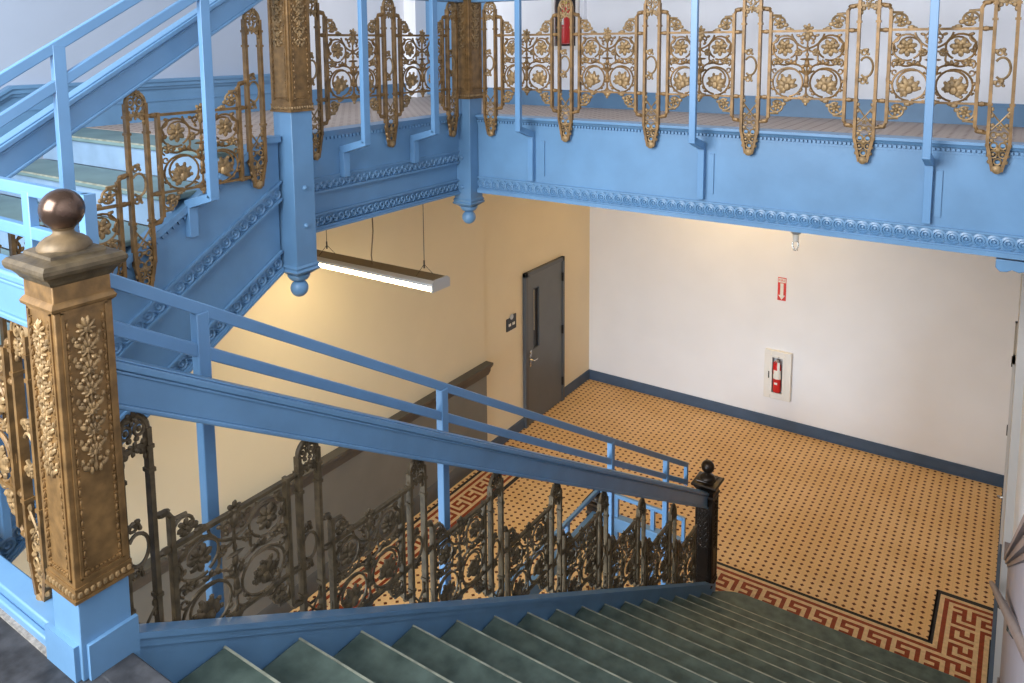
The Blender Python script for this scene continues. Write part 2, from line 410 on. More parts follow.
# ------------------------------------------------------------------ hall fittings
rs = thing('room_sign', (XL+.006, 7.83, 1.505), 'small black sign plate with pale round emblem on cream wall left of charcoal door', 'sign')
MB().box(-.005, .006, -.105, .105, -.085, .075).box(-.005, .006, .03, .105, .075, .10).build('plate', BLACK, rs)
MB().lathe((0, 0, .085), [(.001, .005), (.035, .005), (.035, .012), (.001, .012)], 16, 'x').build('emblem', LGREY, rs)
mb = MB()
for i, w in enumerate((.022, .022, .0, .022, .024)):
    if w: mb.box(.006, .0075, -.065+i*.028, -.065+i*.028+w, -.03, .005)
mb.build('raised_marks', WHITEP, rs)
# FIRE arrow sign
def text_obj(body, size, loc, rot, m, parent, name):
    cu = bpy.data.curves.new(name, 'FONT'); cu.body = body; cu.size = size; cu.align_x = 'CENTER'; cu.align_y = 'CENTER'; cu.extrude = .0006
    o = bpy.data.objects.new(name, cu); sc.collection.objects.link(o)
    me = bpy.data.meshes.new_from_object(o); bpy.data.objects.remove(o)
    o = bpy.data.objects.new(name, me); sc.collection.objects.link(o); me.materials.append(m)
    o.location = loc; o.rotation_euler = rot; o.parent = parent
    return o
fs = thing('fire_arrow_sign', (-2.49, YB-.004, 1.86), 'narrow red sign reading FIRE with a white down arrow high on white back wall', 'sign')
MB().box(-.052, .052, -.002, .004, -.15, .15).build('plate', REDS, fs)
MB().box(-.045, .045, -.0035, -.002, .085, .14).build('header', WHITEP, fs)
text_obj('FIRE', .045, (0, -.0045, .112), (PI/2, 0, 0), REDS, fs, 'lettering')
MB().prism([(-.02, .075), (.02, .075), (.02, -.08), (.042, -.08), (0, -.14), (-.042, -.08), (-.02, -.08)], 'y', -.0035, -.002).build('arrow', WHITEP, fs)
# fire extinguisher cabinet
ec = thing('extinguisher_cabinet', (-2.497, YB, .727), 'off-white framed wall cabinet with tall slot window on the white back wall', 'cabinet')
a, h, sx, sz = .168, .32, .065, .235
e = MB(); e.box(-a, -sx-.02, -.06, 0, -h, h).box(sx+.02, a, -.06, 0, -h, h).box(-sx-.02, sx+.02, -.06, 0, sz+.02, h).box(-sx-.02, sx+.02, -.06, 0, -h, -sz-.02)
bevel(e.build('frame', OFFW, ec), .006)
e = MB().box(-sx-.03, -sx, -.068, -.06, -sz-.03, sz+.03).box(sx, sx+.03, -.068, -.06, -sz-.03, sz+.03).box(-sx, sx, -.068, -.06, sz, sz+.03).box(-sx, sx, -.068, -.06, -sz-.03, -sz)
e.build('door', OFFW, ec)
MB().box(-sx-.02, sx+.02, -.004, -.001, -sz-.02, sz+.02).build('back_panel', LGREY, ec)
MB().box(-sx-.045, -sx-.035, -.074, -.066, -.05, .04).build('handle', BLACK, ec)
EXS = 1.22
ex = thing('fire_extinguisher', (-2.50, YB-.05, .50), 'red fire extinguisher standing inside the off-white slot window wall cabinet', 'fire extinguisher')
ex.scale = (1.2, .95, 1.12)
MB().lathe((0, 0, 0), [(.03, 0), (.04, .01), (.041, .03), (.041, .29), (.036, .325), (.018, .345), (.014, .36)], 20).build('cylinder', RED, ex)
MB().lathe((0, 0, 0), [(.0418, .165), (.0418, .27)], 20).build('label_band', WHITEP, ex)
MB().box(-.02, .012, -.0435, -.040, .10, .125).build('white_mark', WHITEP, ex)
MB().cbox(0, 0, .375, .03, .03, .03).bar((0, 0, .395), (.02, -.02, .43), .012, .006).bar((0, 0, .38), (.03, -.02, .385), .012, .006).build('valve_lever', CHROME, ex)
MB().tube([(-.012, 0, .37), (-.034, -.01, .35), (-.036, -.015, .28), (-.033, -.02, .22)], .007, 6).build('hose', RED, ex)
MB().box(.008, .032, -.043, -.038, .27, .37).build('inspection_tag', WHITEP, ex)
# upper extinguisher
eu = thing('extinguisher_cabinet', (-3.27, 5.75, 5.12), 'grey framed wall cabinet on the upper wall behind the second balcony baluster pair', 'cabinet')
MB().box(-.13, -.10, -.03, 0, -.18, .5).box(.10, .13, -.03, 0, -.18, .5).box(-.10, .10, -.03, 0, -.18, -.15).box(-.10, .10, -.03, 0, .47, .5).build('frame', OFFW, eu)
MB().box(-.10, .10, -.004, -.001, -.15, .47).build('back_panel', DARK, eu)
e2 = thing('fire_extinguisher', (-3.255, 5.69, 4.985), 'red fire extinguisher with yellow tag behind upper balcony railing', 'fire extinguisher')
MB().lathe((0, 0, 0), [(.03, 0), (.05, .01), (.052, .03), (.052, .30), (.045, .34), (.02, .36)], 20).build('cylinder', RED, e2)
MB().box(-.03, .02, -.056, -.05, .16, .22).build('white_mark', WHITEP, e2)
MB().cbox(0, 0, .37, .03, .03, .04).build('valve_lever', CHROME, e2)
MB().box(.01, .05, -.054, -.045, .33, .42).build('yellow_tag', YELL, e2)
tag(MB().box(-.02, .02, -.05, 0, 0, 4.2).build('conduit_cover', UPW, None), 'white vertical conduit cover on upper wall right of grey framed cabinet', 'conduit').location = (-3.10, 5.75, ZU+.14)
# sprinkler
sp = thing('sprinkler_head', (-1.13, 4.78, 3.97), 'small grey sprinkler head hanging below the blue balcony beam', 'sprinkler')
MB().lathe((0, 0, 0), [(.06, 0), (.06, -.02), (.045, -.08), (.03, -.12), (.02, -.13)], 16).build('escutcheon', LGREY, sp)
MB().lathe((0, 0, 0), [(.018, -.13), (.018, -.17), (.012, -.175)], 12).build('body', WHITEP, sp)
MB().tube([(.014, 0, -.175), (.018, 0, -.20), (.006, 0, -.225)], .004, 5).tube([(-.014, 0, -.175), (-.018, 0, -.20), (-.006, 0, -.225)], .004, 5).lathe((0, 0, 0), [(.016, -.225), (.016, -.229)], 12).build('deflector', CHROME, sp)

def lamp(loc, x0, x1, label, ztop, led=LED):
    t = thing('pendant_light', loc, label, 'ceiling light', 'linear pendant lights of the hall')
    y0, y1 = 0, .20
    MB().prism([(y0, .035), (y1, .035), (y1, .055), (y1-.03, .075), (y0+.03, .075), (y0, .055)], 'x', x0+.01, x1-.01).build('housing', LGREY, t)
    MB().box(x0+.012, x1-.012, y0+.03, y1-.03, .075, .078).build('top_panel', BRONZEM, t)
    MB().box(x0+.01, x1-.01, y0+.002, y1-.002, 0, .035).build('diffuser', led, t)
    for x in (x0, x1-.01): MB().prism([(y0-.004, -.005), (y1+.004, -.005), (y1+.004, .058), (y1-.03, .082), (y0+.03, .082), (y0-.004, .058)], 'x', x, x+.012).build('end_cap', LGREY, t)
    for x in (x0+.22, x1-.16):
        zt = ztop-loc[2]
        MB().tube([(x, .1, .16), (x, .1, zt)], .003, 5).tube([(x, .1, .16), (x-.03, .04, .08)], .002, 4).tube([(x, .1, .16), (x+.03, .16, .08)], .002, 4).tube([(x, .1, .13), (x, .1, .19)], .006, 6).build('suspension_cable', WIRE, t)
    xm = (x0+x1)/2+.02
    MB().tube([(xm, .1, .075), (xm-.01, .1, .15), (xm+.015, .1, .35), (xm, .1, zt)], .005, 6).build('power_cord', WIREC, t)
    return t
lamp((-3.53, 4.245, 3.2), -1.42, 0, 'lit linear pendant light on thin cables below the blue gallery beam', 3.97)
lamp((-2.3, 9.05, 3.6), -1.42, 0, 'lit linear pendant light hidden behind the balcony near the back wall', 3.97, LED2)

# ------------------------------------------------------------------ stairs
def step(name, x0, x1, yn, z, run, rise, m1, m2, label, group, sign=1, nos=.03):
    """yn = nosing position, z = tread top; the step goes down in +y when sign=1"""
    t = thing(name, ((x0+x1)/2, yn, z), label, 'step', group)
    hx = (x1-x0)/2
    back = -sign*(run+.02)
    mb = MB().box(-hx, hx, min(0, back), max(0, back), -.03, 0)
    bevel(mb.build('tread', m1, t), .008)
    r = -sign*.028
    MB().box(-hx, hx, min(-sign*.007, sign*.0015), max(-sign*.007, sign*.0015), -.008, .0010).build('nosing_edge', SLATEW, t)
    MB().box(-hx, hx, min(r, r-sign*.02), max(r, r-sign*.02), -rise, -.03).build('riser', m2, t)
    return t
for k in range(16):
    yn, z = 1.402+.3045*k, 3.056-.1803*k
    step('stair_step', -2.07, .058, yn, z, .3045, .18, SLATE, RISERB, '%s green slate step down from the dark landing, lower flight' % ORD[k].capitalize().replace('First', 'Topmost'), 'steps of the lower flight')
# landing edge step
lt = thing('landing_nosing', (-1.0, 1.1, ZL), 'dark slate slab at the landing edge beside the gold newel', 'slab')
bevel(MB().box(-1.07, 1.058, -.10, 0, -.03, .002).build('slab', DARKS, lt), .006)
MB().box(-1.07, 1.058, -.05, -.03, -.19, -.03).build('riser', RISERB, lt)
# bottom step with rounded outer end
bt = thing('bottom_step', (-1.0, 6.37, .18), 'bottom green slate step with rounded swept corner at dark newel', 'step')
poly = [(1.058, -.34), (1.058, 0)]
for i in range(13):
    a = PI/2*i/12; poly.append((-.72-.42*math.sin(a), -.0+(-.17)*(1-math.cos(a))))
poly += [(-1.14, -.17)]
poly = [(1.058, -.34), (1.058, .0), (-.70, .012), (-.84, .008), (-.92, -.012), (-.985, -.043), (-1.04, -.080), (-1.073, -.115), (-1.073, -.34)]
bevel(MB().prism(poly, 'z', -.03, 0).build('tread', SLATE, bt), .008)
poly2 = [(x*(.985 if x < 0 else 1), y-.028) for x, y in poly]
MB().prism(poly2, 'z', -.178, -.03).build('riser', RISERB, bt)
# soffit of the lower flight
def fascia_lines(zf, y0, y1): return [(y0, zf(y0)), (y1, zf(y1))]
ztop = lambda y: 3.278-.5925*(y-1.117)
ls = thing('stair_stringer', (0, 0, 0), 'long blue stringer of the lower flight running between gold and dark newels', 'stringer')
ya, yb_ = 1.10, 6.28
MB().prism([(ya, ztop(ya)), (yb_, ztop(yb_)), (yb_, max(0.01, ztop(yb_)-.42)), (ya, ztop(ya)-.42)], 'x', -2.115, -2.078).build('face_board', BLUE, ls)
MB().prism([(ya, ztop(ya)+.002), (yb_, ztop(yb_)+.002), (yb_, ztop(yb_)+.022), (ya, ztop(ya)+.022)], 'x', -2.122, -2.064).prism([(ya, ztop(ya)-.028), (yb_, ztop(yb_)-.028), (yb_, ztop(yb_)), (ya, ztop(ya))], 'x', -2.118, -2.072).build('top_moulding', BLUE, ls)
so = MB().prism([(1.0, 2.93), (5.95, 2.93-SL*4.95), (5.85, 0.01), (5.8, 0.01), (1.0, 2.86)], 'x', -2.068, .058)
so.build('soffit_board', CREAM, thing('stair_soffit', (0, 0, 0), 'cream sloping underside of the lower flight', 'soffit'))

# rising flight on the left: seven steps up to the upper floor
for k in range(7):
    z = ZU-.1729*k; yn = 2.40-.292*k
    step('stair_step', XL+.02, LX-.05, yn, z, .292 if k else .29, .173, SLATEP, RISERL, '%s pale green step below the upper floor, rising flight with light blue risers' % ORD[k].capitalize(), 'steps of the rising flight', sign=-1)

# ------------------------------------------------------------------ blue fascias with guilloche friezes
def rings(mb, p0, p1, n_, pitch, r, t, normal, wave=False):
    """row of raised rings (or running scrolls) from p0 to p1; normal points out of the face"""
    p0 = Vector(p0); p1 = Vector(p1); L = (p1-p0).length; d = (p1-p0)/L; N = Vector(normal); u = N.cross(d)
    if u.z < 0: u = -u
    cnt = max(1, int(L/pitch)); pitch = L/cnt
    for i in range(cnt):
        c = p0+d*(i+.5)*pitch
        if wave:
            pts = []
            for k in range(13):
                a = -PI*.9+k/12*PI*2.6; rr = r*(1.0-.72*k/12)
                pts.append(c+d*math.cos(a)*rr+u*math.sin(a)*rr)
            pts = [c-d*pitch*.62-u*r*.9]+[c-d*pitch*.3-u*r*.95]+pts
            mb.tube(pts, t, 4)
            mb.ell(c+u*0, r*.16, r*.16, r*.16, n=5, m=3)
        else:
            pts = [c+d*math.cos(2*PI*k/12)*r+u*math.sin(2*PI*k/12)*r for k in range(12)]
            mb.tube(pts, t, 4, closed=True)
            pts = [c+d*math.cos(2*PI*k/8)*r*.58+u*math.sin(2*PI*k/8)*r*.58 for k in range(8)]
            mb.tube(pts, t*.8, 4, closed=True)
            mb.ell(c, r*.3, r*.3, r*.3, n=6, m=4)
    return mb
def dentils(mb, p0, p1, pitch, w, h, normal):
    p0 = Vector(p0); p1 = Vector(p1); L = (p1-p0).length; d = (p1-p0)/L; N = Vector(normal)
    cnt = int(L/pitch)
    for i in range(cnt):
        c = p0+d*(i+.5)*L/cnt
        mb.bar(c-d*pitch*.3, c+d*pitch*.3, w, h, up=N if abs(N.z) > .5 else (0, 0, 1))
    return mb
# balcony beam
bb = thing('balcony_beam', (0, 0, 0), 'long light blue beam of the balcony with ring frieze across the upper right', 'beam')
yf = 4.465; bx0, bx1 = LX+.075, .1
bevel(MB().box(bx0, bx1, yf, yf+.03, 3.943, 4.46).build('web_plate', BLUE, bb), .002)
MB().prism([(yf-.03, 4.495), (yf+.10, 4.495), (yf+.10, 4.462), (yf-.012, 4.462), (yf-.02, 4.475), (yf-.03, 4.48)], 'x', bx0, bx1).build('top_lip', BLUE, bb)
mb = dentils(MB(), (bx0, yf-.009, 4.450), (bx1, yf-.009, 4.450), .022, .014, .014, (0, -1, 0)).box(bx0, bx1, yf-.006, yf, 4.428, 4.440)
mb.build('dentil_band', BLUE, bb)
mb = MB().box(bx0, bx1, yf-.014, yf, 4.038, 4.049).box(bx0, bx1, yf-.012, yf, 3.958, 3.966).box(bx0, bx1, yf-.022, yf+.05, 3.933, 3.958)
mb.build('frieze_border', BLUE, bb)
rings(MB(), (bx0, yf-.003, 4.002), (bx1, yf-.003, 4.002), 0, .060, .030, .0080, (0, -1, 0)).build('ring_frieze', BLUE, bb)
for x in (-2.755, -1.585, -.40):
    MB().box(x+.02, x+.05, yf-.010, yf, 4.10, 4.34).build('side_plate', BLUE, bb)
# scalloped bracket under the right end
tag(bevel(MB().prism([(-.10, 3.918), (.1, 3.918), (.1, 3.865), (.05, 3.858), (.03, 3.872), (0, 3.86), (-.03, 3.87), (-.05, 3.858), (-.08, 3.855), (-.10, 3.875)], 'y', 4.47, 4.53).build('corbel', BLUE), .003), 'small scalloped blue corbel under the right end of the balcony beam', 'bracket')
# gallery beam (level) and rising stringer, both facing the stair well
gx = LX-.03
gb = thing('gallery_beam', (0, 0, 0), 'blue double beam with two scroll friezes between the two hanging posts', 'beam')
g0, g1 = 2.90, 4.40
MB().box(gx-.03, gx, g0, g1, 4.14, 4.47).box(gx-.06, gx-.018, g0, g1, 3.94, 4.14).build('web_plate', BLUE, gb)
MB().prism([(gx+.03, 4.505), (gx-.1, 4.505), (gx-.1, 4.47), (gx+.012, 4.47), (gx+.02, 4.485)], 'y', g0, g1).build('top_lip', BLUE, gb)
mb = MB()
for i in range(50):
    y = g0+(i+.5)*(g1-g0)/50; mb.box(gx, gx+.012, y-.009, y+.009, 4.452, 4.470)
mb.build('dentil_band', BLUE, gb)
def fr_level(z0, z1, xf):
    mb = MB().box(xf, xf+.012, g0, g1, z1-.012, z1).box(xf, xf+.012, g0, g1, z0, z0+.012)
    mb.build('frieze_border', BLUE, gb)
    rings(MB(), (xf+.002, g0, (z0+z1)/2), (xf+.002, g1, (z0+z1)/2), 0, .05, (z1-z0)/2-.017, .0065, (1, 0, 0), wave=True).build('scroll_frieze', BLUE, gb)
fr_level(4.15, 4.24, gx); fr_level(3.94, 4.03, gx-.012)
MB().box(gx-.04, gx+.012, g0, g1, 3.925, 3.94).build('bottom_bead', BLUE, gb)
zr = lambda y: 4.525-.588*(2.70-y)      # lip line of the rising stringer
rg = thing('stair_stringer', (0, 0, 0), 'steep blue stringer of the rising flight with scroll friezes left of hanging post', 'stringer')
r0, r1 = 1.12, 2.77
def sl(a, b, x0, x1, y0=r0, y1=r1): return MB().prism([(y0, zr(y0)+a), (y1, zr(y1)+a), (y1, zr(y1)+b), (y0, zr(y0)+b)], 'x', x0, x1)
yk = 2.70
MB().prism([(r0, zr(r0)-.41), (r1, zr(r1)-.41), (r1, 4.505), (yk-.03, 4.505), (r0, zr(r0))], 'x', gx-.03, gx).prism([(r0, zr(r0)-.80), (r1, zr(r1)-.80), (r1, zr(r1)-.40), (r0, zr(r0)-.40)], 'x', gx-.06, gx-.015).build('web_plate', BLUE, rg)
MB().prism([(r0, zr(r0)-.03), (yk-.03, 4.478), (r1, 4.478), (r1, 4.51), (yk-.04, 4.51), (r0, zr(r0)+.005)], 'x', gx-.06, gx+.028).build('top_lip', BLUE, rg)
mb = MB()
nd = 54
for i in range(nd):
    y = r0+(i+.5)*(yk-r0)/nd; z = zr(y)-.05
    mb.bar((gx+.006, y-.009, z-.0053), (gx+.006, y+.009, z+.0053), .014, .018)
mb.build('dentil_band', BLUE, rg)
def fr_slope(a, b, xf):
    mb = MB()
    for p, q in ((a, a+.014), (b-.014, b)):
        mb.prism([(r0, zr(r0)+p), (r1, zr(r1)+p), (r1, zr(r1)+q), (r0, zr(r0)+q)], 'x', xf, xf+.018)
    mb.build('frieze_border', BLUE, rg)
    m_ = (a+b)/2
    rings(MB(), (xf+.002, r0, zr(r0)+m_), (xf+.002, r1, zr(r1)+m_), 0, .062, (b-a)/2*.86-.014, .0075, (1, 0, 0), wave=True).build('scroll_frieze', BLUE, rg)
fr_slope(-.41, -.30, gx); fr_slope(-.80, -.69, gx-.012)
sl(-.815, -.80, gx-.05, gx+.012).build('bottom_bead', BLUE, rg)
MB().lathe((gx, 2.05, zr(2.05)-.355), [(.016, 0), (.016, .006), (.01, .014), (.001, .017)], 12, 'x').build('bolt', BLUE, rg)
so = MB().prism([(1.08, 3.04), (2.72, 4.16), (2.72, 3.97), (r0, zr(r0)-.86), (1.08, zr(r0)-.83)], 'x', XL+.02, gx-.07)
so.build('soffit_board', CREAM, thing('stair_soffit', (0, 0, 0), 'cream sloping underside of the rising flight at left', 'soffit'))

# ------------------------------------------------------------------ newels and hanging posts
def leafspray(mb, c, n, w, h):
    """relief of foliage on a face lying in the local xz plane, facing -y"""
    x, y, z = c
    for sx in (-1, 1):
        for k in range(4):
            a = math.radians(12+40*k)
            dx, dz = math.sin(a)*sx, math.cos(a)
            L = w*(.42-.05*k)
            mb.ell((x+dx*L*.62, y, z+dz*L*.62), L*.52, .008, L*.22, ex=(dx, 0, dz), ez=(-dz, 0, dx), n=6, m=4)
        mb.ell((x+sx*w*.20, y-.002, z-h*.30), w*.13, .007, h*.10, n=6, m=4)
        mb.ell((x+sx*w*.36, y-.001, z-h*.38), w*.08, .006, h*.07, n=6, m=4)
    mb.ell((x, y-.002, z), w*.13, .009, h*.13, n=7, m=4)
    mb.ell((x, y-.001, z-h*.30), w*.06, .006, h*.2, n=6, m=4)
def newel(loc, label, kind='newel', m=GOLD, mh=GOLDL, mball=BALL, mbase=BLUE, drop=None, zg=.245, group=None):
    """loc z = floor level; gold shaft from zg to the cap; optional blue pendant drop below"""
    t = thing('newel_post' if drop is None else 'hanging_post', loc, label, 'post', group)
    w = .0775
    bevel(MB().box(-w, w, -w, w, zg+.03, 1.14).build('shaft', m, t), .003)
    MB().box(-w-.006, w+.006, -w-.006, w+.006, zg-.005, zg+.005).box(-w-.003, w+.003, -w-.003, w+.003, zg+.03, zg+.038).box(-w-.002, w+.002, -w-.002, w+.002, zg+.005, zg+.03).build('base_mould', m, t)
    mb = MB()
    for k in range(9):
        o = -w+.0095+k*.0174
        for sx, sy, ex in ((0, -1, (1, 0, 0)), (0, 1, (1, 0, 0)), (1, 0, (0, 1, 0)), (-1, 0, (0, 1, 0))):
            c = (o if sx == 0 else sx*(w+.003), o if sy == 0 else sy*(w+.003), zg+.017)
            mb.ell(c, .0078, .006, .0095, ex=ex, n=6, m=4)
    mb.build('egg_moulding', mh, t)
    # faces: raised strips of beads, top and bottom borders, foliage
    zt, zb = 1.055, zg+.055
    face = MB(); fol = MB()
    for s in (-1, 1):
        face.box(s*.058-.004, s*.058+.004, -w-.004, -w+.001, zb, zt)
    face.box(-.062, .062, -w-.004, -w+.001, zb-.004, zb+.004); face.box(-.062, .062, -w-.004, -w+.001, zt-.004, zt+.004)
    n = int((zt-zb)/.030)
    for k in range(n):
        z = zb+.012+k*(zt-zb-.02)/n
        for s in (-1, 1):
            face.ell((s*.048, -w-.002, z), .0045, .005, .010, n=6, m=4)
            face.box(s*.048-.0045, s*.048+.0045, -w-.005, -w, z+.0135, z+.0155)
    for k in range(8):
        face.ell((-.042+k*.012, -w-.002, zb+.016), .0055, .005, .0045, n=5, m=3)
    zz = zt-.06; wd = .078
    while zz > zb+(zt-zb)*.42:
        leafspray(fol, (0, -w-.002, zz), 5, wd, .075)
        for sx in (-1, 1):
            fol.ell((sx*.024, -w-.002, zz-.040), .014, .007, .008, ex=(.8, 0, sx*.6), ez=(-sx*.6, 0, .8)); fol.ell((sx*.034, -w-.001, zz-.020), .007, .006, .010); fol.ell((sx*.012, -w-.003, zz-.050), .006, .007, .012)
        zz -= .058; wd *= .955
    fol.ell((0, -w-.003, zz+.02), .006, .005, .02)
    for k in range(4):
        f = face.build('bead_border', m, t); f.rotation_euler = (0, 0, k*PI/2)
        g = fol.build('foliage_relief', mh, t); g.rotation_euler = (0, 0, k*PI/2)
    def sq(prof, mi=0):
        mb = MB()
        for (a, za), (b, zb_) in zip(prof[:-1], prof[1:]):
            vs = [(-a, -a, za), (a, -a, za), (a, a, za), (-a, a, za), (-b, -b, zb_), (b, -b, zb_), (b, b, zb_), (-b, b, zb_)]
            mb.add(vs, [(0, 1, 5, 4), (1, 2, 6, 5), (2, 3, 7, 6), (3, 0, 4, 7)])
        a, z = prof[-1]; mb.add([(-a, -a, z), (a, -a, z), (a, a, z), (-a, a, z)], [(0, 1, 2, 3)])
        a, z = prof[0]; mb.add([(-a, -a, z), (a, -a, z), (a, a, z), (-a, a, z)], [(3, 2, 1, 0)])
        return mb
    sq([(w, 1.055), (w+.008, 1.062), (w+.010, 1.070), (w+.004, 1.080), (w, 1.084)]).build('neck_bead', m, t)
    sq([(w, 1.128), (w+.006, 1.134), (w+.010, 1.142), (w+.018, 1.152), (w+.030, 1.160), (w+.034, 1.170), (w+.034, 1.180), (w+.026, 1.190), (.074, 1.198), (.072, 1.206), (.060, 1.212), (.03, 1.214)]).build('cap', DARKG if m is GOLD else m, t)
    MB().lathe((0, 0, 0), [(.068, 1.208), (.068, 1.216), (.060, 1.228), (.048, 1.238), (.034, 1.244), (.027, 1.250), (.026, 1.258), (.032, 1.266)], 24).build('ball_seat', SEAT if m is GOLD else m, t)
    MB().lathe((0, 0, 1.313), [(.0565*math.sin(PI*k/14), -.0565*math.cos(PI*k/14)) for k in range(1, 14)], 28).build('ball_finial', mball, t)
    wb = .0725
    if drop is None:
        b = MB().box(-wb, wb, -wb, wb, 0, zg); bevel(b.build('base_block', mbase, t), .003)
        b2 = MB()
        b2.prism([(-wb+.012, 0), (wb+.02, 0), (wb+.02, .11), (-.055, .02+.09), (-.055+.002, .11), (-wb+.012, .095)], 'y', -wb-.012, -wb) if False else None
        MB().box(-wb-.03, wb-.014, -wb-.014, -wb, -.005, .105).build('base_plate', mbase, t)
        MB().box(wb, wb+.014, -wb+.014, wb+.012, -.02, .105).build('base_plate', mbase, t)
    else:
        b = MB().box(-wb, wb, -wb, wb, -drop, zg); bevel(b.build('blue_shaft', mbase, t), .003)
        sq([(wb, -drop-.0), (wb+.001, -drop+.01)]) 
        sq([(.045, -drop-.055), (wb+.008, -drop-.030), (wb+.012, -drop-.022), (wb+.004, -drop-.012), (wb+.008, -drop+.0), (wb, -drop+.012)]).build('bottom_moulding', mbase, t)
        MB().lathe((0, 0, -drop), [(.02, -.095), (.05, -.082), (.062, -.065), (.065, -.05)], 24).build('dome', mbase, t)
        MB().lathe((0, 0, -drop-.135), [(.05*math.sin(PI*k/14), -.05*math.cos(PI*k/14)) for k in range(1, 14)], 28).build('ball_drop', mbase, t)
        for z in (-.18, -.18-.32*(1 if drop > .65 else .66)):
            for k in ((0,) if drop > .55 else (1,)):
                o = MB().lathe((wb, .0, z), [(.014, -.002), (.014, .006), (.009, .014), (.002, .017)], 12, 'x').build('bolt', mbase, t)
                o.rotation_euler = (0, 0, -k*PI/2)
    return t
newel((RX, 1.035, ZL), 'tall gold newel with brown ball finial and blue base in the left foreground')
newel((RX, 6.28, 0.0), 'dark bronze newel with black ball at the foot of the lower flight', m=BLACKB, mh=BLACKB, mball=BLACKB)
newel((LX, 2.855, ZU-.06), 'gold and blue hanging post with ball drop, left one, beside the rising stringer', drop=.62, group='hanging posts of the stair well')
newel((LX, BY+.01, ZU-.09), 'gold and blue hanging post with ball drop at the corner of the balcony', drop=.49, group='hanging posts of the stair well')
newel((LX, 1.035, ZL), 'gold newel with blue base at the far left end of landing railing')

# ------------------------------------------------------------------ cast bronze railing units
def spiral(cx, cz, r0, r1, a0, turns, n=18, y=0):
    return [(cx+math.cos(a0+2*PI*turns*k/n)*(r0+(r1-r0)*k/n), y, cz+math.sin(a0+2*PI*turns*k/n)*(r0+(r1-r0)*k/n)) for k in range(n+1)]
def arc(p, q, bulge, n=8):
    p = Vector((p[0], 0, p[1])); q = Vector((q[0], 0, q[1])); d = q-p; nrm = Vector((-d.z, 0, d.x))
    return [tuple(p+d*(k/n)+nrm*bulge*4*(k/n)*(1-k/n)) for k in range(n+1)]
def flower(mb, x, z, r, petals=6, y=-.004):
    for k in range(petals):
        a = 2*PI*k/petals+.3
        mb.ell((x+math.cos(a)*r*.6, y, z+math.sin(a)*r*.6), r*.45, r*.22, r*.30, ex=(math.cos(a), 0, math.sin(a)), ez=(-math.sin(a), 0, math.cos(a)), n=6, m=4)
    mb.ell((x, y-.004, z), r*.28, r*.3, r*.28, n=6, m=4)
def acanthus(mb, x, z, r, ang, y=-.004):
    for k in range(-3, 4):
        a = ang+k*.62; L = r*(1.0-.11*abs(k))
        mb.ell((x+math.cos(a)*L*.5, y, z+math.sin(a)*L*.5), L*.50, r*.14, r*.21, ex=(math.cos(a), 0, math.sin(a)), ez=(-math.sin(a), 0, math.cos(a)), n=6, m=4)
        mb.ell((x+math.cos(a)*L*.95, y-.003, z+math.sin(a)*L*.95), r*.14, r*.11, r*.14, n=5, m=3)
        mb.ell((x+math.cos(a+.3)*L*.72, y, z+math.sin(a+.3)*L*.72), r*.13, r*.10, r*.12, n=5, m=3)
    mb.ell((x, y-.005, z), r*.30, r*.24, r*.32, n=6, m=4)
